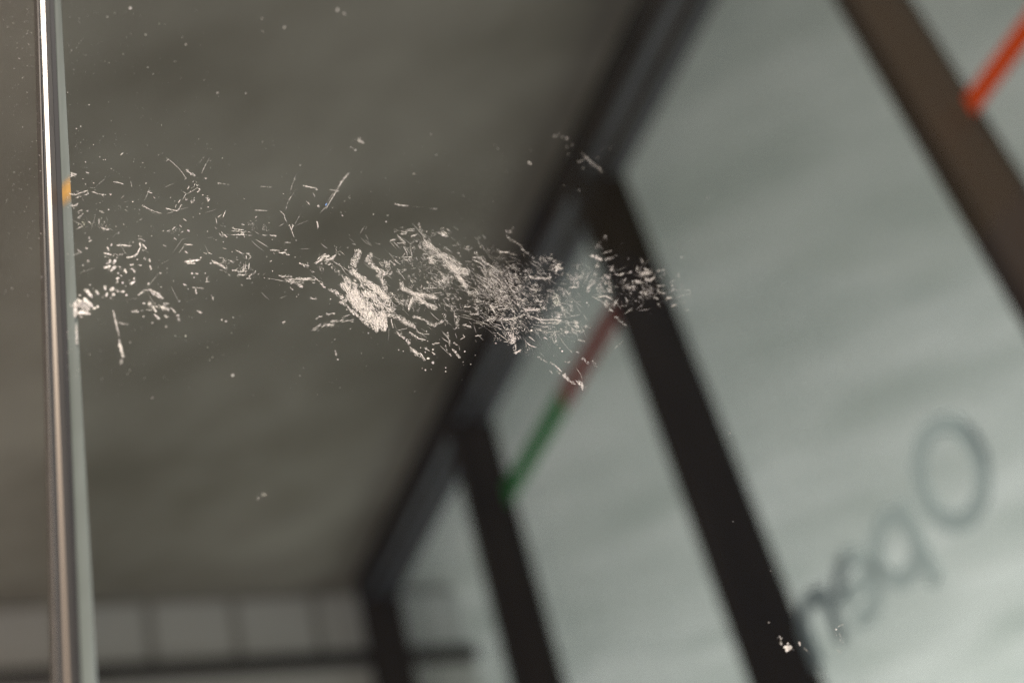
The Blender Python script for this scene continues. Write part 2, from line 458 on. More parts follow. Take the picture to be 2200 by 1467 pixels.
STROKES = parse('''
A 22 1 60,1000 110,1008 170,1020; 26 1 165,1020 260,985 350,950; 16 1 285,1025 370,995; 14 .7 160,1065 260,1040; 8 .5 265,1060 290,1120; 34 1 65,1185 170,1185 200,1150
A 15 1 415,965 470,985 540,1010 645,1015; 15 1 690,1005 732,1005; 12 .9 325,660 372,672; 10 .95 868,392 915,355; 6 .4 490,880 620,770; 12 1 760,812 840,825 920,850; 8 .6 1030,800 1048,885
A 14 1 1215,1183 1310,1240 1400,1280 1515,1312; 12 .85 1290,965 1375,995; 14 .9 1390,1050 1420,1075; 6 .85 1585,432 1670,490 1790,600 1860,690 1915,770; 7 .8 1592,490 1625,455; 6 .7 1880,780 1900,755
A 24 1 1895,615 1950,660 1990,690; 20 1 1985,672 2050,715; 26 1 1580,1230 1660,1255 1770,1275; 15 1 1770,1275 1800,1220 1830,1165; 8 .8 1735,1220 1750,1165; 12 1 1785,1145 1810,1090; 6 .7 1845,965 1905,995 1845,1100
A 10 .95 1920,935 1955,885; 12 .95 2080,975 2120,950; 14 .95 2105,915 2132,938; 10 .8 1855,1390 1910,1425; 5 .4 1110,1455 1215,1390; 22 .8 185,1295 265,1255; 22 .7 190,1385 290,1310; 14 .75 545,1270 615,1305
A 4 .3 2100,530 2200,400; 5 .4 2150,680 2195,580; 60 1 85,705 130,690 175,705
B 30 .95 560,210 640,250 690,235; 13 .5 165,245 280,185; 12 .6 360,115 415,150; 13 .6 530,70 535,145; 22 .95 805,490 900,488 1020,502; 25 .85 660,510 690,580; 18 .7 720,510 735,465; 24 .95 600,610 730,640
B 22 1 960,680 1060,670 1130,630 1175,545 1185,520; 22 1 1170,450 1190,520; 22 .95 1215,475 1285,545; 12 .6 1150,350 1205,355; 12 .6 1150,395 1200,395 1250,425; 16 .5 190,560 260,605; 22 .7 310,540 355,540
B 22 .8 355,385 390,370; 18 .8 370,440 415,405; 24 .6 340,720 375,740; 42 1 680,780 715,715; 40 1 765,795 785,715; 48 1 605,850 720,820; 44 1 720,900 795,815; 38 1 930,860 965,930; 26 .95 1040,850 1100,910; 22 .8 1020,805 1080,795; 24 .85 1150,800 1205,810
B 26 .7 1325,700 1340,760; 24 .75 1330,800 1360,880; 22 .6 1245,680 1265,730; 30 1 800,1020 850,1000; 24 .9 830,1030 825,1090; 34 1 1010,1100 1105,1060; 26 .9 1075,1030 1095,1000; 40 1 610,1120 640,1200; 45 1 480,1190 530,1270
B 58 1 700,1190 780,1170; 50 1 735,1255 790,1265; 40 .95 640,1300 665,1235; 30 1 800,1190 845,1230; 34 .95 870,1225 940,1215; 25 .9 1145,1275 1230,1225; 33 .75 1230,1200 1330,1195 1440,1235 1550,1330; 28 .8 1300,1110 1320,1085; 26 .75 1350,1235 1500,1320
B 18 .95 1605,275 1650,255; 18 .95 1685,245 1745,205; 10 .9 1800,175 1835,205; 14 .9 1815,295 1860,270; 12 .85 1920,250 1960,265; 12 .7 1710,370 1755,410; 10 .5 1525,485 1605,510; 10 .8 1870,472 2010,485; 16 .7 1885,585 1935,620
B 30 1 1880,745 1980,745 2130,720; 22 .85 1910,775 2050,775; 12 .8 2050,938 2095,942
C 55 1 300,150 360,200 425,300; 75 1 285,300 360,370 430,440; 62 1 200,320 290,400 380,480; 60 1 160,350 165,460 160,600; 60 1 160,540 280,520 400,555; 45 .95 160,420 240,400
C 40 .75 1300,395 1365,385; 30 .85 1370,420 1440,520; 44 .9 1500,430 1640,480; 28 .5 1500,375 1640,385; 24 .75 1670,450 1745,530; 26 .85 1390,545 1500,630; 28 .65 1560,545 1600,610; 22 .85 1745,580 1800,560; 24 .5 1780,600 1815,670; 26 .7 1040,505 1165,510; 14 .5 1270,480 1380,490; 26 .6 1210,380 1265,380
C 26 .75 755,490 800,690 840,850 850,900; 44 .85 845,940 880,1100 915,1230; 45 .6 880,1260 890,1330; 22 .35 840,670 900,700 1005,708; 34 .7 175,690 180,850 187,1020; 18 .7 1860,70 1915,100; 16 .45 1985,128 2200,142; 22 .75 2055,150 2070,235; 30 .85 2070,495 2155,530
D 15 1 490,398 555,400; 9 .4 565,405 680,415; 8 .5 1150,443 1355,460; 12 1 1835,430 1950,455 2060,478; 14 .95 290,330 330,320; 6 .5 365,0 280,150 240,240; 5 .35 1745,215 1665,440 1630,575; 5 .35 1740,475 1655,600; 8 .85 1655,600 1615,665; 6 .35 1610,670 1565,830
D 8 .8 1475,825 1545,895 1555,950 1590,1015; 14 1 1630,1050 1655,1135; 12 .95 1690,1050 1655,1135; 10 .95 1660,1135 1700,1245; 4 .35 1805,870 1700,1060; 10 .85 2000,550 2030,610; 9 .85 1890,675 1955,740; 12 .95 2065,750 2100,762; 12 1 2060,990 2080,1085; 10 .85 1075,820 1275,825
D 10 .85 465,935 485,1035; 10 .9 490,935 560,885; 11 .95 575,940 620,825; 8 .5 450,1080 470,1115 490,1100; 18 .95 515,1175 580,1240; 12 .85 600,1195 640,1250; 14 .85 550,1160 600,1220; 14 1 725,1095 770,1120 905,1130; 10 .7 710,1145 950,1165; 26 1 875,1160 920,1235; 8 .9 700,1207 960,1205
D 13 .95 790,1210 860,1210; 8 .6 970,1215 1045,1218; 14 1 1200,1215 1280,1215; 20 1 1315,1213 1420,1217; 9 .85 870,1040 920,1050; 16 1 320,620 355,680; 12 .95 345,680 370,640; 10 .9 1085,940 1115,915; 9 .75 1550,1325 1645,1330; 16 .95 1325,1450 1460,1452
E 12 .85 0,45 100,45; 10 .9 275,170 330,185; 10 .9 340,165 405,190; 8 .7 570,97 635,108; 10 .85 775,125 860,170 915,185; 12 .9 940,180 1000,180; 10 .75 960,185 1025,230 975,280; 12 .85 940,210 955,270; 28 .95 400,290 480,330 580,380; 14 .7 580,380 650,420; 22 .85 595,270 620,310; 14 .85 690,280 745,330
E 10 .4 515,435 600,455 720,555; 15 .95 700,430 780,450 860,470; 32 1 860,470 960,455; 26 1 905,340 900,450; 12 .9 935,345 930,440; 20 1 995,330 985,430; 16 .9 760,470 820,410; 24 1 800,515 930,520; 20 .9 980,555 1035,495; 13 .85 945,575 1010,570; 18 .9 140,495 190,500; 28 .75 320,545 330,620; 18 .85 295,630 365,620; 22 .75 410,860 425,915
E 7 .6 1230,565 1400,590 1580,625; 18 1 1450,525 1560,535 1670,540; 12 .9 1490,552 1555,550; 16 1 1640,585 1800,580 1960,575; 20 .95 1570,610 1690,640; 20 .95 1650,655 1700,630; 20 .95 1760,675 1830,690; 18 .9 1860,600 1930,590; 14 .75 1635,715 1680,755; 16 .85 1985,640 2030,645
E 12 1 1320,130 1430,132; 12 1 1455,172 1580,165; 12 .9 1570,195 1630,205; 12 .85 1550,135 1585,120; 10 .95 1315,308 1350,293; 16 .85 1950,885 2060,900; 24 .85 1510,1270 1560,1258
F 22 .8 945,120 1040,200; 20 .8 925,150 1035,205; 14 1 820,665 770,720 700,800; 12 1 700,800 650,885; 9 1 650,885 600,970 520,1100 440,1243; 4 .4 770,690 660,850 500,1070 430,1190; 8 .75 495,932 650,965; 12 .85 1525,1162 1620,1180 1750,1192; 5 .25 1760,1195 2000,1215; 15 .3 2080,1235 2200,1240; 15 .4 1805,690 1870,695; 9 .9 690,1335 715,1355
G 38 1 280,710 330,670 400,600 490,575; 34 1 420,665 520,630 595,580; 15 1 150,680 160,770; 20 1 0,945 110,945 220,940; 28 .85 0,1040 80,1075; 16 .75 545,660 640,720 760,790 840,850; 10 .9 1560,250 1620,310 1695,380; 13 .9 1450,345 1490,335 1550,325; 7 .85 1560,385 1695,380; 8 .9 1660,430 1720,540 1725,590
G 8 .9 1780,480 1800,600 1630,610; 8 .85 1640,600 1690,545; 6 .6 1500,585 1570,610; 20 1 1440,650 1540,730; 17 1 1510,645 1615,720; 7 .9 1560,790 1690,960; 5 .5 960,270 1045,115; 4 .4 1065,165 1090,115; 11 1 297,40 318,150
H 18 .9 270,480 385,430; 20 .95 440,408 580,385; 13 .75 1465,480 1500,620; 20 1 1540,650 1590,720 1680,790; 38 1 1730,820 1755,865; 14 .5 1570,660 1720,630; 5 .25 1440,560 1420,860; 26 .65 590,970 600,1060; 30 1 1940,1040 2010,1130
I 8 .9 115,165 225,162; 8 .9 130,190 215,190; 7 .8 5,200 110,215; 14 .95 0,240 100,240; 14 .95 165,275 220,262 270,240; 7 .65 360,1100 500,1095 640,1090 720,1050; 14 .95 1130,610 1200,605 1280,620 1300,660 1440,750; 10 .9 1130,640 1250,690 1350,770; 12 .9 1560,520 1715,530; 42 1 185,1260 130,1430
I 6 .7 1380,835 1500,920; 7 .8 1510,790 1600,860; 6 .7 1170,880 1350,1010; 12 .9 1000,1385 1110,1385; 6 .6 430,1180 660,1170
J 26 1 145,680 220,740 290,790 400,810; 16 .9 235,665 330,710 460,720; 22 .95 515,865 620,858; 12 .8 380,930 460,980; 26 .9 490,1000 545,1040; 14 .9 770,1020 810,1060; 20 .9 1080,410 1160,400 1240,405; 14 .9 1000,570 1110,600; 14 .95 950,800 1020,760 985,725; 18 .9 1180,750 1280,735
J 8 .85 1420,290 1690,265; 8 .85 1520,330 1740,305; 12 .9 1740,305 1780,350 1810,400; 12 .9 1420,260 1500,400; 14 .9 1570,480 1700,490 1830,460 1960,400; 14 .9 1960,330 2200,325; 16 .9 1810,870 1820,960; 20 .95 1790,1020 1890,970; 9 .85 1620,835 1700,840; 8 .8 1990,860 2060,905 2150,930
K 15 1 740,930 820,945 900,940 1060,930; 10 .9 1030,850 1030,910; 18 .95 1140,870 1130,800 1250,765; 10 .85 700,880 740,930; 12 .8 1340,1080 1480,1080; 6 .85 1700,1220 1890,1320; 10 .85 1780,1240 1900,1215 2000,1260; 9 .85 720,1100 760,1120 850,1110
L 10 .9 740,290 880,340 1100,345 1230,350; 14 .95 830,360 980,405 1200,385; 10 .85 660,690 730,750 830,780; 18 .9 700,600 800,680; 22 .95 480,880 580,820; 5 .5 2030,820 2200,670; 12 .85 1270,535 1325,545; 5 .5 1450,1100 1520,1200 1550,1290; 12 .8 1140,1080 1230,1170; 9 .6 1260,1000 1330,1020 1370,985; 12 .8 940,615 1000,655; 8 .7 1030,345 1090,345
M 10 .45 350,440 420,410 500,390; 20 .85 180,480 240,460 350,530; 20 .85 540,720 600,740 670,710; 14 .75 700,785 670,830; 16 .75 745,715 790,680; 26 .5 855,610 860,690; 16 .5 900,490 950,560; 32 .9 960,640 1015,675; 24 .6 900,720 1070,700; 28 .85 960,800 1060,820 1110,765; 22 .8 820,830 930,850; 14 .8 735,935 800,890 810,930
M 16 .85 890,1000 950,970; 26 .9 955,990 1000,1010; 14 .75 1140,890 1260,890; 14 .8 1155,990 1260,1000; 16 .8 1150,900 1170,1000; 16 .8 1100,1050 1165,1080; 20 .75 1270,1085 1360,1055; 8 .35 1380,1070 1600,1010; 16 .5 1530,950 1620,970; 17 .9 1350,1185 1420,1165; 18 .6 1135,685 1245,665; 14 .6 870,1050 930,1050; 20 .9 460,1230 510,1260; 10 .85 300,1060 420,1035 460,1050; 8 .85 440,1050 510,1100; 14 .75 690,1050 720,1120
N 28 .42 1530,490 1600,580 1720,680 1860,780; 30 .22 1090,260 1140,220 1190,200; 20 .3 1480,650 1570,610; 18 .9 690,640 740,685
O 90 1 620,790 690,830 745,800; 40 1 640,850 690,860; 26 .6 545,625 580,680; 26 .4 570,710 580,770; 32 .75 850,715 875,780; 12 .3 920,800 1030,900; 8 .5 1450,490 1560,440; 8 .45 1430,570 1450,630; 8 .45 1480,560 1545,690; 9 .35 1480,670 1570,750; 8 .4 1440,830 1500,885 1540,870
''')

def stroke_mesh(fl, pts, w, cover, ragged=True):
    """tapered ragged ribbon; a few splinters beside it"""
    tot = sum(math.hypot(b[0] - a[0], b[1] - a[1]) for a, b in zip(pts, pts[1:]))
    n = max(4, int(tot / max(2.2, w * 0.8)))
    top, bot = [], []
    for i in range(n + 1):
        s = i / n
        x, y, a = along(pts, s)
        h = 0.5 * w * min(1.0, 0.35 + 2.6 * min(s, 1 - s)) * rnd.uniform(0.6, 1.15)
        j = rnd.uniform(-0.15, 0.15) * w
        ca, sa = math.cos(a + math.pi / 2), math.sin(a + math.pi / 2)
        top.append((x + ca * (h + j), y + sa * (h + j))); bot.append((x - ca * (h - j), y - sa * (h - j)))
    soft = pts[0][0] < 440 and pts[0][1] > 520 or pts[0][0] > 1590
    if w < 1.9 or soft:
        for i in range(n):
            if cover < 0.7 and rnd.random() < 0.12: continue
            fl.poly([top[i], top[i + 1], bot[i + 1], bot[i]], cover * rnd.uniform(0.8, 1.0))
    else:                                    # wide scratch: a bundle of hair-thin strands with breaks
        for k in range(max(2, int(w / 0.8))):
            o = rnd.uniform(-0.5, 0.5) * w; s = rnd.uniform(-0.1, 0.25)
            while s < 0.98:
                e = min(1.0, s + rnd.uniform(2.5, 11) / max(tot, 3)); s = max(0.0, s)
                (x0, y0, a0), (x1, y1, a1) = along(pts, s), along(pts, e)
                tp = min(1.0, 0.4 + 2.4 * min(s, 1 - e + 0.02))
                xa, ya, xb, yb = x0 - math.sin(a0) * o * tp, y0 + math.cos(a0) * o * tp, x1 - math.sin(a1) * o * tp, y1 + math.cos(a1) * o * tp
                flake(fl, (xa + xb) / 2, (ya + yb) / 2, math.hypot(xb - xa, yb - ya) + 0.8, rnd.uniform(0.5, 1.15), math.atan2(yb - ya, xb - xa), cover * rnd.uniform(0.55, 1.0))
                s = e + rnd.uniform(0.0, 3.5) / max(tot, 3)
    if ragged and w > 1.6:
        for _ in range(int(tot / 5) + 2):
            s = rnd.random(); x, y, a = along(pts, s)
            o = rnd.gauss(0, w * 0.55)
            flake(fl, x - math.sin(a) * o, y + math.cos(a) * o, rnd.uniform(1.5, 5), rnd.uniform(0.7, 1.5), a + rnd.gauss(0, 0.5), cover * rnd.uniform(0.4, 0.95))

for c, w, cov, pts in STROKES:
    p, s = conv(c, pts)
    fl = Flakes()
    stroke_mesh(fl, p, max(0.85, w / s * 1.0), cov)
    fl.build('scratch', rp)

# --- scuffs: paths with spread (crop, count, spread, length, width, angle offset, angle spread, cover, points)
def brush(fl, c, n, spread, L, w, dang, sang, cov, pts, absolute=False, tone=None):
    p, s = conv(c, pts)
    for _ in range(n):
        x, y, a = along(p, rnd.random())
        o = rnd.gauss(0, 0.5) * spread / s
        if abs(o) > 1.1 * spread / s: o *= 0.4
        ang = (R(dang) if absolute else a + R(dang)) + rnd.gauss(0, R(sang))
        xx, yy = x - math.sin(a) * o, y + math.cos(a) * o
        if not keep(xx, yy, ang, 0.7): continue
        flake(fl, xx, yy, 1.25 * L / s * rnd.uniform(0.3, 1.4), max(0.42, w / s * rnd.uniform(0.18, 0.62)), ang, min(1.0, cov * rnd.uniform(0.5, 1.15)), tone)

def inside(x, y, poly):
    r = False; j = len(poly) - 1
    for i in range(len(poly)):
        (xi, yi), (xj, yj) = poly[i], poly[j]
        if (yi > y) != (yj > y) and x < (xj - xi) * (y - yi) / (yj - yi) + xi: r = not r
        j = i
    return r

def field(fl, c, n, L, w, ang, sang, cov, pts, tone=None, clump=0.0):
    p, s = conv(c, pts)
    x0, x1 = min(q[0] for q in p), max(q[0] for q in p); y0, y1 = min(q[1] for q in p), max(q[1] for q in p)
    seeds = []
    k = 0
    while k < n:
        if clump and seeds and rnd.random() < clump:
            q = rnd.choice(seeds[-60:]); x, y = q[0] + rnd.gauss(0, 5), q[1] + rnd.gauss(0, 4)
        else:
            x, y = rnd.uniform(x0, x1), rnd.uniform(y0, y1)
        if not inside(x, y, p): continue
        k += 1
        if not keep(x, y, R(ang), 0.9): continue
        seeds.append((x, y))
        flake(fl, x, y, 1.35 * L / s * rnd.uniform(0.3, 1.8), max(0.4, w / s * rnd.uniform(0.22, 0.72)), R(ang) + rnd.gauss(0, R(sang)), min(1.0, cov * rnd.uniform(0.4, 1.25)), tone)

def spot(fl, c, items, cov=0.85):
    ox, oy, s = CROP[c]
    for it in items:
        x, y, r = it[:3]; cv = (it[3] if len(it) > 3 else cov) * 0.85
        n = 8; a0 = rnd.random() * 6; r *= 0.85; el = rnd.uniform(0.6, 1.0)
        fl.poly([(ox + (x + r * rnd.uniform(.7, 1.15) * math.cos(a0 + 6.2832 * i / n)) / s, oy + (y + el * r * rnd.uniform(.7, 1.15) * math.sin(a0 + 6.2832 * i / n)) / s) for i in range(n)], cv)

def blob(fl, c, n, cx, cy, rx, ry, L, w, ang, sang, cov, tone=None):
    ox, oy, s = CROP[c]
    for _ in range(n):
        bx_, by_ = ox + (cx + rx * rnd.gauss(0, 0.55)) / s, oy + (cy + ry * rnd.gauss(0, 0.55)) / s
        if not keep(bx_, by_, R(ang), 0.6): continue
        flake(fl, bx_, by_, 1.25 * L / s * rnd.uniform(0.3, 1.4), max(0.42, w / s * rnd.uniform(.18, .65)), R(ang) + rnd.gauss(0, R(sang)), min(1, cov * rnd.uniform(.6, 1.15)), tone)

# left group beside the joint
f1 = Flakes()
blob(f1, 'A', 26, 2030, 870, 70, 75, 26, 13, 100, 50, .95); blob(f1, 'A', 18, 2000, 1095, 40, 60, 26, 12, 100, 40, .95); blob(f1, 'A', 9, 1900, 1080, 24, 24, 18, 11, 40, 60, .85)
blob(f1, 'A', 12, 125, 705, 45, 35, 30, 14, 20, 60, 1); blob(f1, 'A', 8, 185, 975, 26, 26, 22, 10, 20, 60, .7)
spot(f1, 'A', [(600, 467, 8), (632, 462, 10), (1222, 512, 10), (725, 605, 9), (450, 832, 12), (320, 850, 12, .7), (280, 765, 10), (545, 422, 10), (1065, 1125, 14), (975, 1208, 10), (548, 1145, 8), (135, 1228, 11), (350, 1272, 20), (684, 1250, 12), (1970, 963, 11), (852, 688, 7), (1170, 1255, 9), (1660, 1060, 8), (245, 190, 6), (600, 100, 6), (785, 55, 6), (445, 230, 8)])
blob(f1, 'B', 28, 300, 140, 95, 60, 24, 14, 20, 60, .7, (0.9, 0.86, 0.62)); blob(f1, 'B', 34, 560, 170, 130, 115, 24, 12, 30, 60, .55); blob(f1, 'B', 10, 860, 640, 55, 18, 30, 18, 60, 50, .7); blob(f1, 'B', 9, 765, 645, 30, 25, 20, 12, 30, 60, .7)
blob(f1, 'B', 16, 1720, 260, 120, 70, 18, 10, 20, 60, .8); blob(f1, 'B', 14, 880, 880, 80, 60, 40, 26, 30, 50, .8); blob(f1, 'B', 9, 1250, 590, 40, 40, 30, 18, 70, 40, .6)
spot(f1, 'B', [(800, 198, 10), (845, 302, 11), (1070, 445, 12), (1355, 195, 8), (1362, 345, 9), (630, 670, 14), (685, 680, 12), (815, 685, 15), (655, 780, 20), (835, 930, 18), (1135, 715, 16), (955, 1135, 15), (390, 1115, 16, .75), (965, 1275, 24), (590, 1310, 20, .5), (715, 1320, 24, .4), (1605, 855, 10, .6), (2135, 685, 14), (2000, 935, 18), (2030, 1000, 16, .7), (1500, 930, 18, .6), (1025, 500, 16), (975, 685, 18), (905, 1080, 20, .8), (280, 805, 18, .7), (1545, 265, 13)])
spot(f1, 'C', [(460, 455, 34, 1), (510, 430, 28, .95), (365, 480, 22, 1), (230, 250, 22, .85), (250, 590, 28, .85), (1440, 430, 26, .85), (1210, 495, 15, .5), (1235, 585, 22, .5), (1375, 685, 19, .7), (1590, 745, 24, .4), (1795, 345, 20, .45), (1510, 120, 16, .6), (1850, 480, 14, .5), (185, 1000, 26, .9), (1660, 455, 22, .8)])
brush(f1, 'C', 60, 95, 70, 24, 50, 14, .95, [(170, 340), (260, 420), (330, 520)], absolute=True)
brush(f1, 'C', 30, 60, 40, 22, 25, 22, .6, [(1300, 390), (1500, 430), (1640, 470)])
brush(f1, 'B', 22, 50, 40, 20, 0, 25, .6, [(1240, 1200), (1380, 1220), (1540, 1320)])
f1.build('scuff', rp, 'stuff', 'coarse white scuffs beside the joint strip')

# middle-left group
f2 = Flakes()
blob(f2, 'D', 42, 1060, 1060, 105, 65, 20, 9, 40, 60, .7); blob(f2, 'D', 18, 1240, 1100, 60, 42, 22, 9, 130, 40, .7); blob(f2, 'D', 16, 340, 630, 40, 60, 18, 11, 90, 50, .9); blob(f2, 'D', 16, 860, 1160, 150, 60, 40, 9, 8, 12, .8); blob(f2, 'D', 18, 560, 1000, 80, 110, 16, 8, 60, 60, .6)
spot(f2, 'D', [(345, 770, 12), (235, 790, 11), (215, 875, 10), (585, 1320, 13), (1730, 1295, 9), (2065, 1105, 10), (262, 580, 11), (335, 1153, 10), (800, 1245, 12, .7), (610, 1075, 9), (1270, 1140, 8), (1355, 1282, 9), (110, 930, 8), (470, 1290, 9)])
brush(f2, 'E', 60, 34, 40, 13, 0, 22, .9, [(400, 300), (500, 345), (640, 415)]); blob(f2, 'E', 60, 940, 420, 130, 130, 28, 12, 120, 60, .7); blob(f2, 'E', 22, 1070, 490, 55, 45, 24, 10, 120, 40, .6); blob(f2, 'E', 26, 660, 300, 110, 60, 34, 12, 35, 25, .7)
brush(f2, 'E', 70, 40, 40, 12, 0, 22, .9, [(1570, 590), (1700, 620), (1840, 690)]); brush(f2, 'E', 40, 22, 50, 12, 0, 12, .95, [(1640, 585), (1960, 578)]); blob(f2, 'E', 14, 1500, 165, 110, 45, 26, 9, 5, 30, .8); blob(f2, 'E', 20, 90, 300, 110, 30, 50, 14, -8, 20, .95)
spot(f2, 'E', [(385, 335, 19), (725, 155, 13, .7), (800, 240, 11), (90, 490, 18), (125, 560, 16), (300, 495, 14, .7), (400, 840, 14, .8), (1230, 565, 10), (1715, 240, 9), (1360, 458, 10), (1768, 828, 13), (560, 1225, 17, .75), (625, 1250, 20, .4), (850, 1165, 11, .4), (740, 1188, 13, .5), (880, 680, 22, .4), (230, 245, 14), (1740, 860, 10, .7), (1270, 230, 9, .6), (480, 600, 10, .5), (1555, 790, 8, .5)])
spot(f2, 'F', [(838, 268, 13), (870, 290, 11), (905, 312, 14), (795, 1055, 8), (815, 1072, 7), (820, 1030, 6), (545, 1220, 9), (680, 1293, 8), (1412, 1340, 8), (1390, 1440, 16), (2180, 390, 12, .4), (510, 290, 10, .3), (980, 105, 9, .5), (2095, 60, 18, .25)])
f2.poly([(640 + x / 7.333, 280 + y / 7.333) for x, y in [(432, 1182), (446, 1150), (456, 1154), (441, 1190)]], 0.95, (0.22, 0.42, 0.85))
f2.build('scuff', rp, 'stuff', 'fine white scratches left of the broad smear')

# broad smear
f3 = Flakes()
brush(f3, 'G', 34, 26, 34, 16, 0, 25, .95, [(20, 690), (160, 780), (240, 850)]); brush(f3, 'G', 60, 26, 40, 14, 0, 14, .95, [(240, 910), (330, 970), (420, 1070), (590, 1150)]); brush(f3, 'G', 60, 36, 40, 20, 0, 20, 1, [(590, 1150), (660, 1220), (760, 1300)])
brush(f3, 'G', 60, 34, 50, 18, 0, 12, 1, [(280, 710), (330, 670), (400, 600), (490, 575)]); brush(f3, 'G', 40, 28, 50, 16, 0, 12, 1, [(420, 665), (520, 630), (595, 580)])
brush(f3, 'G', 24, 40, 40, 10, -15, 30, .8, [(20, 990), (150, 970), (280, 960)])
brush(f3, 'G', 60, 45, 28, 14, 0, 40, .85, [(455, 690), (560, 770), (640, 850), (720, 900)]); blob(f3, 'G', 30, 370, 790, 40, 80, 24, 11, 60, 60, .55); blob(f3, 'G', 26, 620, 520, 60, 90, 24, 10, 60, 40, .6)
brush(f3, 'G', 330, 62, 28, 15, 0, 60, 1, [(940, 480), (960, 560), (900, 640), (850, 740), (880, 840)])
brush(f3, 'G', 620, 52, 44, 15, 0, 22, 1, [(870, 830), (960, 920), (1060, 980), (1180, 1050), (1290, 1140), (1400, 1260)])
brush(f3, 'G', 260, 42, 30, 14, 0, 40, .95, [(1060, 640), (1150, 690), (1220, 780), (1300, 830), (1400, 880)]); brush(f3, 'G', 230, 50, 30, 13, 0, 40, .95, [(1260, 870), (1330, 940), (1350, 1040), (1390, 1120)])
brush(f3, 'G', 60, 45, 26, 12, 0, 40, .9, [(1100, 580), (1170, 590)]); brush(f3, 'G', 150, 60, 26, 12, 0, 50, .9, [(1300, 720), (1400, 680), (1440, 880)])
field(f3, 'G', 900, 34, 15, 55, 30, .95, [(690, 880), (760, 1080), (790, 1260), (1000, 1467), (1460, 1467), (1420, 1250), (1250, 1100), (1060, 1000), (900, 960)], clump=.5)
brush(f3, 'G', 560, 95, 44, 16, 62, 16, 1, [(740, 1000), (800, 1130), (900, 1290), (1060, 1467)], absolute=True)
brush(f3, 'H', 1500, 118, 46, 17, 68, 15, 1, [(850, 60), (940, 180), (1030, 300), (1150, 420), (1250, 530), (1320, 600)], absolute=True)
brush(f3, 'H', 340, 52, 44, 17, 72, 18, 1, [(1300, 370), (1370, 470), (1370, 600), (1310, 655)], absolute=True)
brush(f3, 'H', 230, 24, 34, 16, 0, 35, 1, [(660, 200), (760, 260), (880, 380), (1000, 480), (1130, 600), (1260, 660)])
brush(f3, 'H', 300, 60, 36, 14, 0, 30, .95, [(1100, 60), (1200, 150), (1290, 250), (1330, 330)]); brush(f3, 'H', 270, 60, 32, 13, 0, 30, .9, [(1330, 40), (1420, 180), (1440, 290), (1520, 350)])
brush(f3, 'H', 360, 48, 30, 12, 0, 32, .9, [(1340, 340), (1450, 420), (1600, 440), (1700, 530), (1850, 600)]); brush(f3, 'H', 60, 40, 30, 12, 0, 32, .85, [(1450, 60), (1560, 150), (1680, 280)])
brush(f3, 'H', 70, 42, 62, 15, -22, 9, .62, [(230, 640), (400, 590), (560, 540)], absolute=True); brush(f3, 'H', 46, 38, 66, 14, -16, 8, .6, [(520, 520), (700, 500), (880, 500)], absolute=True); brush(f3, 'H', 16, 22, 60, 13, -18, 8, .6, [(700, 440), (820, 410)], absolute=True)
spot(f3, 'H', [(1500, 610, 13), (580, 800, 11, .4), (535, 850, 17, .3), (630, 1115, 15, .8), (1110, 700, 16, .6), (1590, 965, 12, .6), (1660, 985, 11, .6), (770, 330, 14, .6), (515, 165, 13, .8), (500, 240, 14, .4), (30, 1370, 18, .35), (90, 1245, 14, .3)])
brush(f3, 'H', 70, 36, 44, 17, 0, 15, 1, [(1755, 930), (1830, 980), (1930, 1070)]); brush(f3, 'H', 26, 40, 36, 14, 0, 30, .95, [(1710, 810), (1760, 870)]); brush(f3, 'H', 20, 24, 30, 14, 0, 30, .85, [(1600, 690), (1690, 790)])
f3.build('scuff', rp, 'stuff', 'broad dense white smear with a tail of streaks')

# right of the smear
f4 = Flakes()
brush(f4, 'I', 60, 22, 26, 10, 0, 40, .8, [(280, 60), (320, 150), (350, 240), (390, 310)]); brush(f4, 'I', 330, 66, 75, 8, 0, 13, 1, [(390, 340), (420, 420), (520, 490), (700, 630), (860, 790)]); brush(f4, 'I', 80, 46, 70, 10, 0, 10, 1, [(640, 540), (760, 610), (840, 660), (930, 740)])
brush(f4, 'I', 300, 60, 50, 9, 0, 30, .95, [(800, 790), (920, 800), (1080, 850)]); blob(f4, 'I', 90, 880, 860, 80, 70, 30, 10, 50, 60, .9); brush(f4, 'I', 190, 34, 50, 10, 0, 18, .95, [(900, 900), (960, 960), (1050, 1070)]); brush(f4, 'I', 30, 30, 30, 9, 0, 30, .85, [(1040, 1080), (1070, 1160)])
brush(f4, 'I', 340, 40, 60, 11, 0, 14, 1, [(10, 1010), (50, 1110), (200, 1180), (380, 1205), (560, 1240)]); brush(f4, 'I', 260, 46, 50, 11, 0, 25, .9, [(230, 1230), (360, 1310), (560, 1420)]); brush(f4, 'I', 40, 30, 50, 14, 0, 14, 1, [(195, 1250), (130, 1430)]); brush(f4, 'I', 90, 60, 30, 11, 0, 50, .85, [(20, 1320), (130, 1300), (260, 1290)])
blob(f4, 'I', 170, 700, 960, 110, 90, 30, 9, 40, 60, .85); blob(f4, 'I', 44, 700, 220, 85, 45, 46, 14, 38, 14, .95); blob(f4, 'I', 26, 540, 225, 60, 60, 26, 9, 30, 60, .6); blob(f4, 'I', 16, 1215, 295, 42, 32, 20, 9, 30, 60, .7); brush(f4, 'I', 20, 12, 24, 10, 0, 30, .8, [(1215, 320), (1235, 400), (1270, 445)])
blob(f4, 'I', 26, 1070, 460, 60, 28, 30, 9, 10, 30, .85); blob(f4, 'I', 20, 1190, 540, 40, 40, 26, 9, 50, 40, .75); blob(f4, 'I', 16, 1290, 640, 34, 26, 30, 14, 50, 40, .95); blob(f4, 'I', 26, 900, 410, 50, 50, 22, 9, 50, 60, .7); blob(f4, 'I', 12, 915, 540, 30, 22, 18, 8, 50, 60, .7)
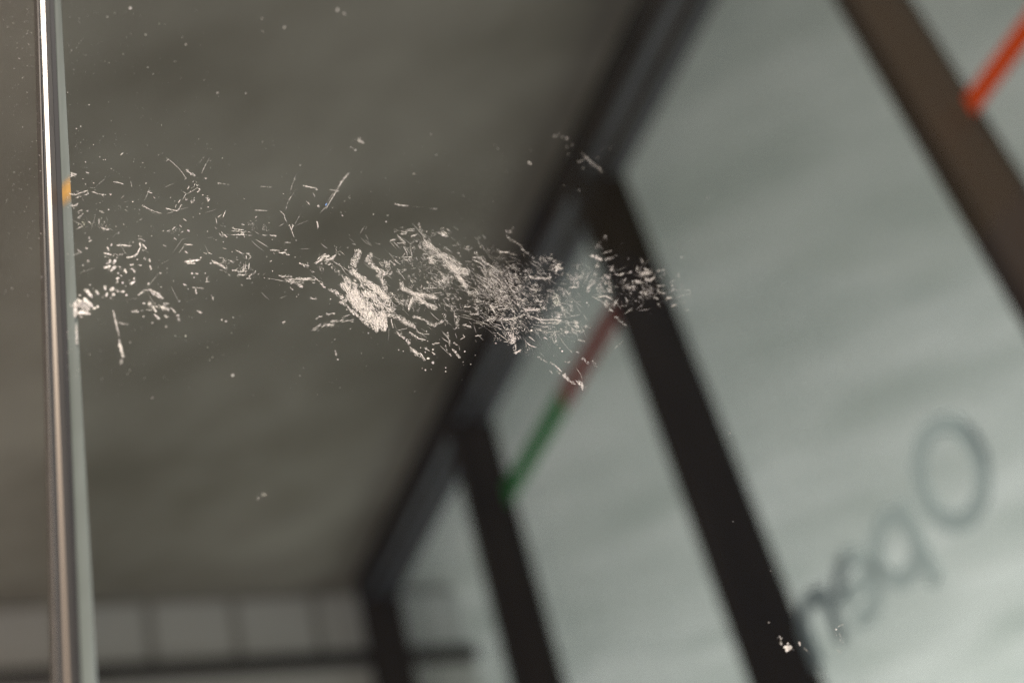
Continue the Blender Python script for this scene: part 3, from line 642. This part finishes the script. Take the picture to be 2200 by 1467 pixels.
brush(f4, 'I', 90, 18, 26, 10, 0, 35, .8, [(1660, 180), (1690, 290), (1800, 360), (1880, 400), (1920, 490), (2000, 540), (2130, 640)]); blob(f4, 'I', 26, 1740, 190, 70, 55, 26, 9, 0, 40, .55); blob(f4, 'I', 18, 1400, 480, 60, 60, 20, 8, 70, 40, .5)
blob(f4, 'G', 30, 1700, 210, 150, 60, 40, 8, -4, 14, .7); brush(f4, 'G', 26, 16, 22, 8, 0, 40, .8, [(1770, 380), (1860, 350), (1950, 380)]); blob(f4, 'G', 40, 1950, 440, 60, 60, 26, 10, 110, 40, .85); blob(f4, 'G', 46, 1800, 470, 70, 60, 22, 9, 60, 60, .7); blob(f4, 'G', 24, 1650, 820, 70, 40, 30, 11, 30, 30, .7)
field(f4, 'I', 260, 26, 8, 15, 30, .8, [(330, 480), (700, 660), (760, 800), (560, 760), (380, 660)], clump=.5)
field(f4, 'I', 2300, 20, 7.5, 42, 38, .78, [(-260, 640), (0, 600), (500, 640), (800, 800), (1100, 700), (1450, 560), (1760, 640), (2200, 900), (2200, 1467), (-150, 1467), (-60, 1200), (-20, 900)], clump=.55)
field(f4, 'I', 420, 46, 6.5, 45, 10, .75, [(1100, 780), (1500, 700), (1800, 900), (1750, 1250), (1200, 1200)], clump=.3)
brush(f4, 'J', 240, 26, 30, 10, 0, 30, .95, [(200, 440), (330, 470), (420, 520), (520, 590), (600, 550), (670, 510)]); brush(f4, 'J', 80, 40, 30, 11, 0, 35, .9, [(0, 480), (80, 540), (220, 590)]); brush(f4, 'J', 30, 30, 28, 12, 0, 40, .85, [(690, 390), (720, 560)]); brush(f4, 'J', 70, 42, 34, 10, 0, 50, .85, [(880, 390), (900, 500), (890, 640)])
brush(f4, 'J', 34, 24, 34, 10, 0, 25, .85, [(980, 570), (1110, 600)]); brush(f4, 'J', 40, 18, 26, 12, 0, 35, .85, [(745, 690), (765, 800), (790, 900)]); brush(f4, 'J', 20, 14, 26, 13, 0, 25, .85, [(820, 840), (930, 900), (935, 960)]); brush(f4, 'J', 55, 26, 34, 13, 0, 30, .9, [(820, 950), (880, 1010), (930, 1090)]); brush(f4, 'J', 9, 10, 26, 13, 0, 20, .8, [(710, 890), (735, 990)])
spot(f4, 'J', [(320, 930, 12), (440, 1100, 28, .85), (515, 1165, 30, .8), (345, 1255, 14, .5), (395, 1280, 17, .8), (715, 1245, 15, .85), (715, 1305, 14, .85), (515, 960, 20, .6), (430, 825, 12), (1015, 990, 16, .8), (1110, 1190, 12, .4), (1180, 1050, 10, .5), (1500, 860, 18, .6), (395, 1000, 16, .8)])
brush(f4, 'J', 36, 40, 34, 10, 10, 20, .9, [(150, 690), (280, 780), (400, 810)])
f4.build('scuff', rp, 'stuff', 'streaks and fine chips right of the smear')

# dense patch in front of the dark shop header
f5 = Flakes()
PK = (0.86, 0.76, 0.70)
field(f5, 'J', 1150, 24, 8, 15, 38, .8, [(1050, 60), (1300, -60), (2260, -80), (2260, 640), (1900, 720), (1420, 720), (1200, 620), (1120, 300)], clump=.6)
field(f5, 'K', 1000, 20, 7, 35, 40, .72, [(0, 560), (260, 540), (520, 700), (900, 1000), (1400, 1100), (1450, 1467), (0, 1467)], clump=.6)
field(f5, 'K', 160, 44, 6, 52, 10, .7, [(0, 800), (300, 760), (620, 1000), (500, 1150), (100, 1050)])
blob(f5, 'K', 60, 980, 630, 125, 60, 26, 11, 20, 50, .8); blob(f5, 'K', 60, 1150, 760, 110, 80, 46, 15, -35, 40, .85); blob(f5, 'K', 30, 690, 830, 55, 40, 26, 12, 20, 50, .8, PK); brush(f5, 'K', 46, 26, 50, 10, 0, 12, .95, [(700, 910), (900, 940), (1060, 930)]); blob(f5, 'K', 20, 900, 810, 60, 40, 20, 9, 60, 60, .6)
blob(f5, 'K', 24, 1320, 880, 28, 60, 22, 11, 90, 40, .75, (0.9, .84, .66)); blob(f5, 'K', 110, 1450, 970, 125, 90, 28, 10, 30, 50, .75, PK); brush(f5, 'K', 70, 46, 40, 10, 0, 20, .75, [(1740, 960), (1680, 1050), (1610, 1140)], tone=PK); blob(f5, 'K', 40, 1590, 890, 100, 60, 26, 9, 30, 40, .7); blob(f5, 'K', 34, 1745, 880, 40, 70, 28, 9, -20, 30, .8); blob(f5, 'K', 18, 1490, 740, 50, 50, 22, 10, 60, 60, .5)
brush(f5, 'K', 80, 60, 30, 11, 0, 50, .85, [(1160, 1190), (1130, 1280), (1150, 1360)], tone=(.9, .84, .7)); blob(f5, 'K', 40, 1280, 1170, 80, 40, 22, 9, 40, 40, .7); blob(f5, 'K', 30, 1920, 1340, 45, 45, 24, 10, 60, 60, .85)
field(f5, 'L', 700, 26, 8, 25, 30, .78, [(0, 0), (1380, 0), (1450, 300), (1680, 480), (1300, 650), (900, 600), (500, 560), (300, 520), (0, 330)], clump=.55)
field(f5, 'L', 120, 22, 7, 35, 30, .6, [(900, 480), (1650, 380), (1600, 700), (1250, 740), (950, 640)], clump=.5)
brush(f5, 'L', 70, 36, 44, 10, 0, 16, .9, [(260, 340), (470, 330), (640, 250)]); brush(f5, 'L', 50, 26, 44, 10, 0, 14, .85, [(640, 180), (860, 185)], tone=PK); blob(f5, 'L', 40, 1170, 285, 70, 35, 30, 11, 20, 40, .9, PK); brush(f5, 'L', 50, 30, 44, 9, 0, 12, .9, [(740, 290), (880, 345), (1100, 350), (1230, 350)]); brush(f5, 'L', 40, 30, 44, 9, 0, 12, .85, [(830, 370), (980, 410), (1200, 390)])
blob(f5, 'L', 150, 450, 640, 70, 90, 36, 11, -20, 50, .85, PK); blob(f5, 'L', 40, 480, 470, 90, 60, 34, 11, 40, 50, .85); brush(f5, 'L', 26, 26, 30, 11, 0, 40, .85, [(500, 740), (490, 800), (450, 830)]); brush(f5, 'L', 30, 26, 34, 12, 0, 20, .95, [(470, 870), (580, 820)]); blob(f5, 'L', 60, 680, 830, 90, 90, 22, 8, 80, 50, .55); blob(f5, 'L', 26, 190, 640, 60, 60, 26, 9, 60, 50, .7); blob(f5, 'L', 26, 360, 530, 50, 80, 34, 14, 110, 30, .7)
brush(f5, 'L', 80, 40, 26, 8, 0, 60, .6, [(1110, 500), (1130, 600), (1130, 720)]); brush(f5, 'L', 30, 16, 22, 9, 0, 30, .75, [(840, 930), (920, 970), (1000, 1010)]); brush(f5, 'L', 50, 18, 26, 9, 0, 25, .85, [(1040, 1010), (1140, 1080), (1230, 1170)]); blob(f5, 'L', 30, 1262, 1222, 32, 32, 24, 11, 40, 60, .9, PK); brush(f5, 'L', 60, 26, 30, 11, 0, 22, .9, [(1290, 1250), (1350, 1300), (1430, 1360)], tone=PK); brush(f5, 'L', 80, 42, 36, 10, 0, 22, .9, [(1470, 1300), (1510, 1350), (1570, 1430)], tone=PK)
brush(f5, 'L', 16, 14, 24, 9, 0, 30, .75, [(1380, 820), (1490, 870)]); brush(f5, 'L', 46, 22, 28, 9, 0, 22, .8, [(1545, 945), (1650, 1040)], tone=PK); brush(f5, 'L', 24, 26, 22, 8, 0, 40, .7, [(1700, 970), (1780, 1110)]); brush(f5, 'L', 14, 14, 20, 9, 0, 30, .65, [(1030, 1140), (1080, 1190)]); brush(f5, 'L', 14, 14, 20, 9, 0, 30, .65, [(1150, 1150), (1190, 1200)]); brush(f5, 'L', 20, 16, 30, 9, 0, 20, .85, [(1470, 650), (1580, 690)])
spot(f5, 'L', [(1230, 840, 18), (1195, 790, 15), (1150, 745, 13, .7), (1150, 120, 12), (1385, 65, 10), (1620, 75, 12), (1650, 115, 7), (1635, 140, 7), (850, 930, 14, .7), (185, 715, 18, .7), (745, 510, 20, .8), (360, 495, 24, .6), (1100, 910, 8, .4)])
brush(f5, 'J', 40, 26, 24, 10, 0, 40, .85, [(1420, 260), (1470, 330), (1500, 400)]); brush(f5, 'J', 26, 20, 40, 9, 0, 14, .9, [(1960, 330), (2200, 325)], tone=PK)
f5.build('scuff', rp, 'stuff', 'dense tangle of fine scratches in front of the dark header')

# right end of the band
f6 = Flakes()
GY = (0.80, 0.72, 0.66)
blob(f6, 'M', 24, 400, 210, 45, 35, 26, 12, -50, 30, .5, GY); blob(f6, 'M', 26, 320, 330, 60, 50, 24, 12, -40, 40, .5, GY); brush(f6, 'M', 60, 30, 24, 12, 0, 60, .8, [(180, 480), (240, 460), (350, 530)], tone=PK); brush(f6, 'M', 26, 28, 26, 13, 0, 40, .7, [(400, 540), (440, 510), (570, 465)], tone=GY); blob(f6, 'M', 22, 295, 615, 32, 32, 20, 9, 30, 60, .8); blob(f6, 'M', 26, 495, 660, 50, 45, 30, 14, 60, 40, .7); blob(f6, 'M', 46, 430, 775, 80, 42, 24, 10, 20, 60, .8, PK)
blob(f6, 'M', 24, 440, 855, 60, 35, 24, 10, 10, 40, .7); blob(f6, 'M', 30, 475, 960, 36, 55, 26, 12, 70, 50, .85); blob(f6, 'M', 60, 310, 920, 65, 60, 22, 8, 120, 40, .7); blob(f6, 'M', 26, 410, 1150, 38, 36, 20, 10, 50, 60, .85); blob(f6, 'M', 28, 540, 1150, 40, 50, 26, 9, 110, 40, .75); blob(f6, 'M', 14, 490, 1245, 30, 28, 18, 9, 40, 50, .9); blob(f6, 'M', 14, 560, 1335, 35, 22, 20, 10, 30, 50, .85); brush(f6, 'M', 34, 22, 18, 10, 0, 40, .8, [(590, 1370), (650, 1420), (730, 1480)])
blob(f6, 'M', 22, 980, 720, 90, 34, 36, 12, -5, 30, .6, GY); blob(f6, 'M', 30, 1030, 800, 80, 36, 34, 13, -15, 40, .75); blob(f6, 'M', 20, 870, 840, 70, 30, 28, 12, 20, 40, .7); blob(f6, 'M', 18, 790, 920, 50, 36, 30, 9, -30, 40, .7); blob(f6, 'M', 14, 975, 1000, 40, 26, 24, 11, 20, 60, .85); blob(f6, 'M', 14, 1050, 730, 40, 30, 24, 11, 20, 60, .6); blob(f6, 'M', 12, 1440, 740, 45, 40, 22, 12, 0, 60, .5)
field(f6, 'M', 300, 22, 8, 60, 45, .5, [(250, 850), (600, 780), (1120, 850), (1120, 1060), (900, 1140), (700, 1220), (480, 1200), (300, 1050)], tone=GY, clump=.4)
field(f6, 'M', 50, 24, 10, 20, 50, .35, [(1150, 700), (1500, 720), (1700, 950), (1600, 1250), (1200, 1200)], tone=GY)
blob(f6, 'M', 10, 1320, 1065, 45, 18, 24, 10, -20, 30, .7); blob(f6, 'M', 14, 1600, 1030, 60, 60, 26, 10, 40, 50, .35); brush(f6, 'M', 12, 16, 26, 9, 0, 30, .7, [(1160, 1150), (1190, 1190)])
spot(f6, 'M', [(1500, 485, 12, .6), (1250, 270, 11, .3), (1465, 305, 11, .3), (1900, 360, 12, .3), (1585, 1240, 11, .6), (730, 503, 9, .7), (1360, 890, 16, .6), (1245, 665, 13, .6), (840, 1110, 13, .7), (920, 1190, 10, .6), (770, 1000, 13, .7), (1330, 575, 9, .3), (1250, 725, 12, .5), (1050, 1290, 8, .3), (1890, 1345, 8, .35), (795, 830, 12, .8)])
brush(f6, 'M', 12, 30, 22, 8, 0, 40, .3, [(1820, 1390), (1960, 1380)])
spot(f6, 'N', [(1235, 255, 19, .35), (1305, 275, 21, .45), (1305, 412, 20, .45), (1495, 1088, 15, .5), (1790, 575, 17, .3), (215, 435, 14, .35), (1865, 455, 20, .2), (1560, 745, 20, .25), (1325, 525, 18, .2), (170, 380, 14, .25), (280, 540, 9, .3), (1390, 375, 18, .25), (1255, 1020, 13, .25), (730, 465, 24, .22), (350, 800, 14, .2), (1985, 430, 16, .2), (140, 1275, 10, .35)])
spot(f6, 'O', [(380, 415, 19, .4), (1440, 525, 17, .8), (680, 745, 18, .8)])
f6.build('scuff', rp, 'stuff', 'thin greyish scratches at the right end of the band')

# hair-thin scratches crossing the scuffed band
fh = Flakes()
for reg, n, ang, sp in [([(690, 520), (1000, 470), (1150, 560), (1150, 720), (960, 760), (780, 690)], 150, 40, 14), ([(880, 560), (1100, 540), (1260, 620), (1240, 720), (1000, 700)], 130, 8, 16), ([(1000, 520), (1200, 560), (1290, 700), (1180, 780), (1020, 680)], 90, 50, 12), ([(1230, 560), (1420, 560), (1480, 650), (1300, 680)], 50, -25, 30), ([(160, 380), (700, 420), (700, 660), (160, 640)], 60, 5, 40)]:
    xs, ys = [p[0] for p in reg], [p[1] for p in reg]; k = 0
    while k < n:
        x, y = rnd.uniform(min(xs), max(xs)), rnd.uniform(min(ys), max(ys))
        if not inside(x, y, reg): continue
        k += 1
        flake(fh, x, y, rnd.uniform(8, 34) * (0.5 + rnd.random()), rnd.uniform(0.35, 0.7), R(ang) + rnd.gauss(0, R(sp)), rnd.uniform(0.25, 0.85), bend=rnd.gauss(0, 0.08))
fh.build('hairline_scratches', rp, 'stuff', 'hair-thin scratches crossing the scuffed band')

# dust specks
f7 = Flakes()
def dust(fl, n, x0, y0, x1, y1, rmax, cmax, bias=1.0):
    for _ in range(n):
        x = x0 + (x1 - x0) * rnd.random() ** bias; y = rnd.uniform(y0, y1)
        r = rnd.uniform(0.55, rmax) * (0.6 + rnd.random() ** 4)
        flake(fl, x, y, r * rnd.uniform(1.2, 2.6), r * 1.2, rnd.uniform(0, 3.14), rnd.uniform(0.2, cmax * 1.3))
dust(f7, 600, 145, 0, 480, 820, 1.2, .5, 2.2)
dust(f7, 420, 150, 300, 1000, 850, 1.3, .7)
dust(f7, 110, 200, 0, 1500, 700, 1.3, .25)
dust(f7, 110, 150, 700, 2150, 1460, 1.2, .12)
for x, y, r, c in [(280, 18, 3.5, .5), (563, 40, 3.5, .45), (611, 59, 4, .5), (564, 68, 3, .4), (313, 75, 2.5, .45), (399, 96, 2.4, .5), (230, 37, 2.5, .45), (725, 22, 5, .45), (740, 30, 3.5, .3), (528, 201, 2.2, .45), (467, 200, 4, .2), (1568, 930, 3, .25), (1520, 425, 4, .35), (500, 806, 5, .4), (1656, 1226, 2.6, .5), (1575, 1120, 2, .35), (567, 1062, 7, .25), (555, 1070, 4, .25), (327, 855, 3, .35)]:
    spot(f7, 'P', [(x, y, r, c)])
f7.build('dust_specks', rp, 'stuff', 'fine pale dust specks')
f8 = Flakes()
dust(f8, 320, 0, 0, 92, 640, 1.3, .45, .7)
dust(f8, 120, 0, 600, 110, 1460, 1.3, .25, .7)
f8.build('dust_specks', lp, 'stuff', 'fine pale dust specks')
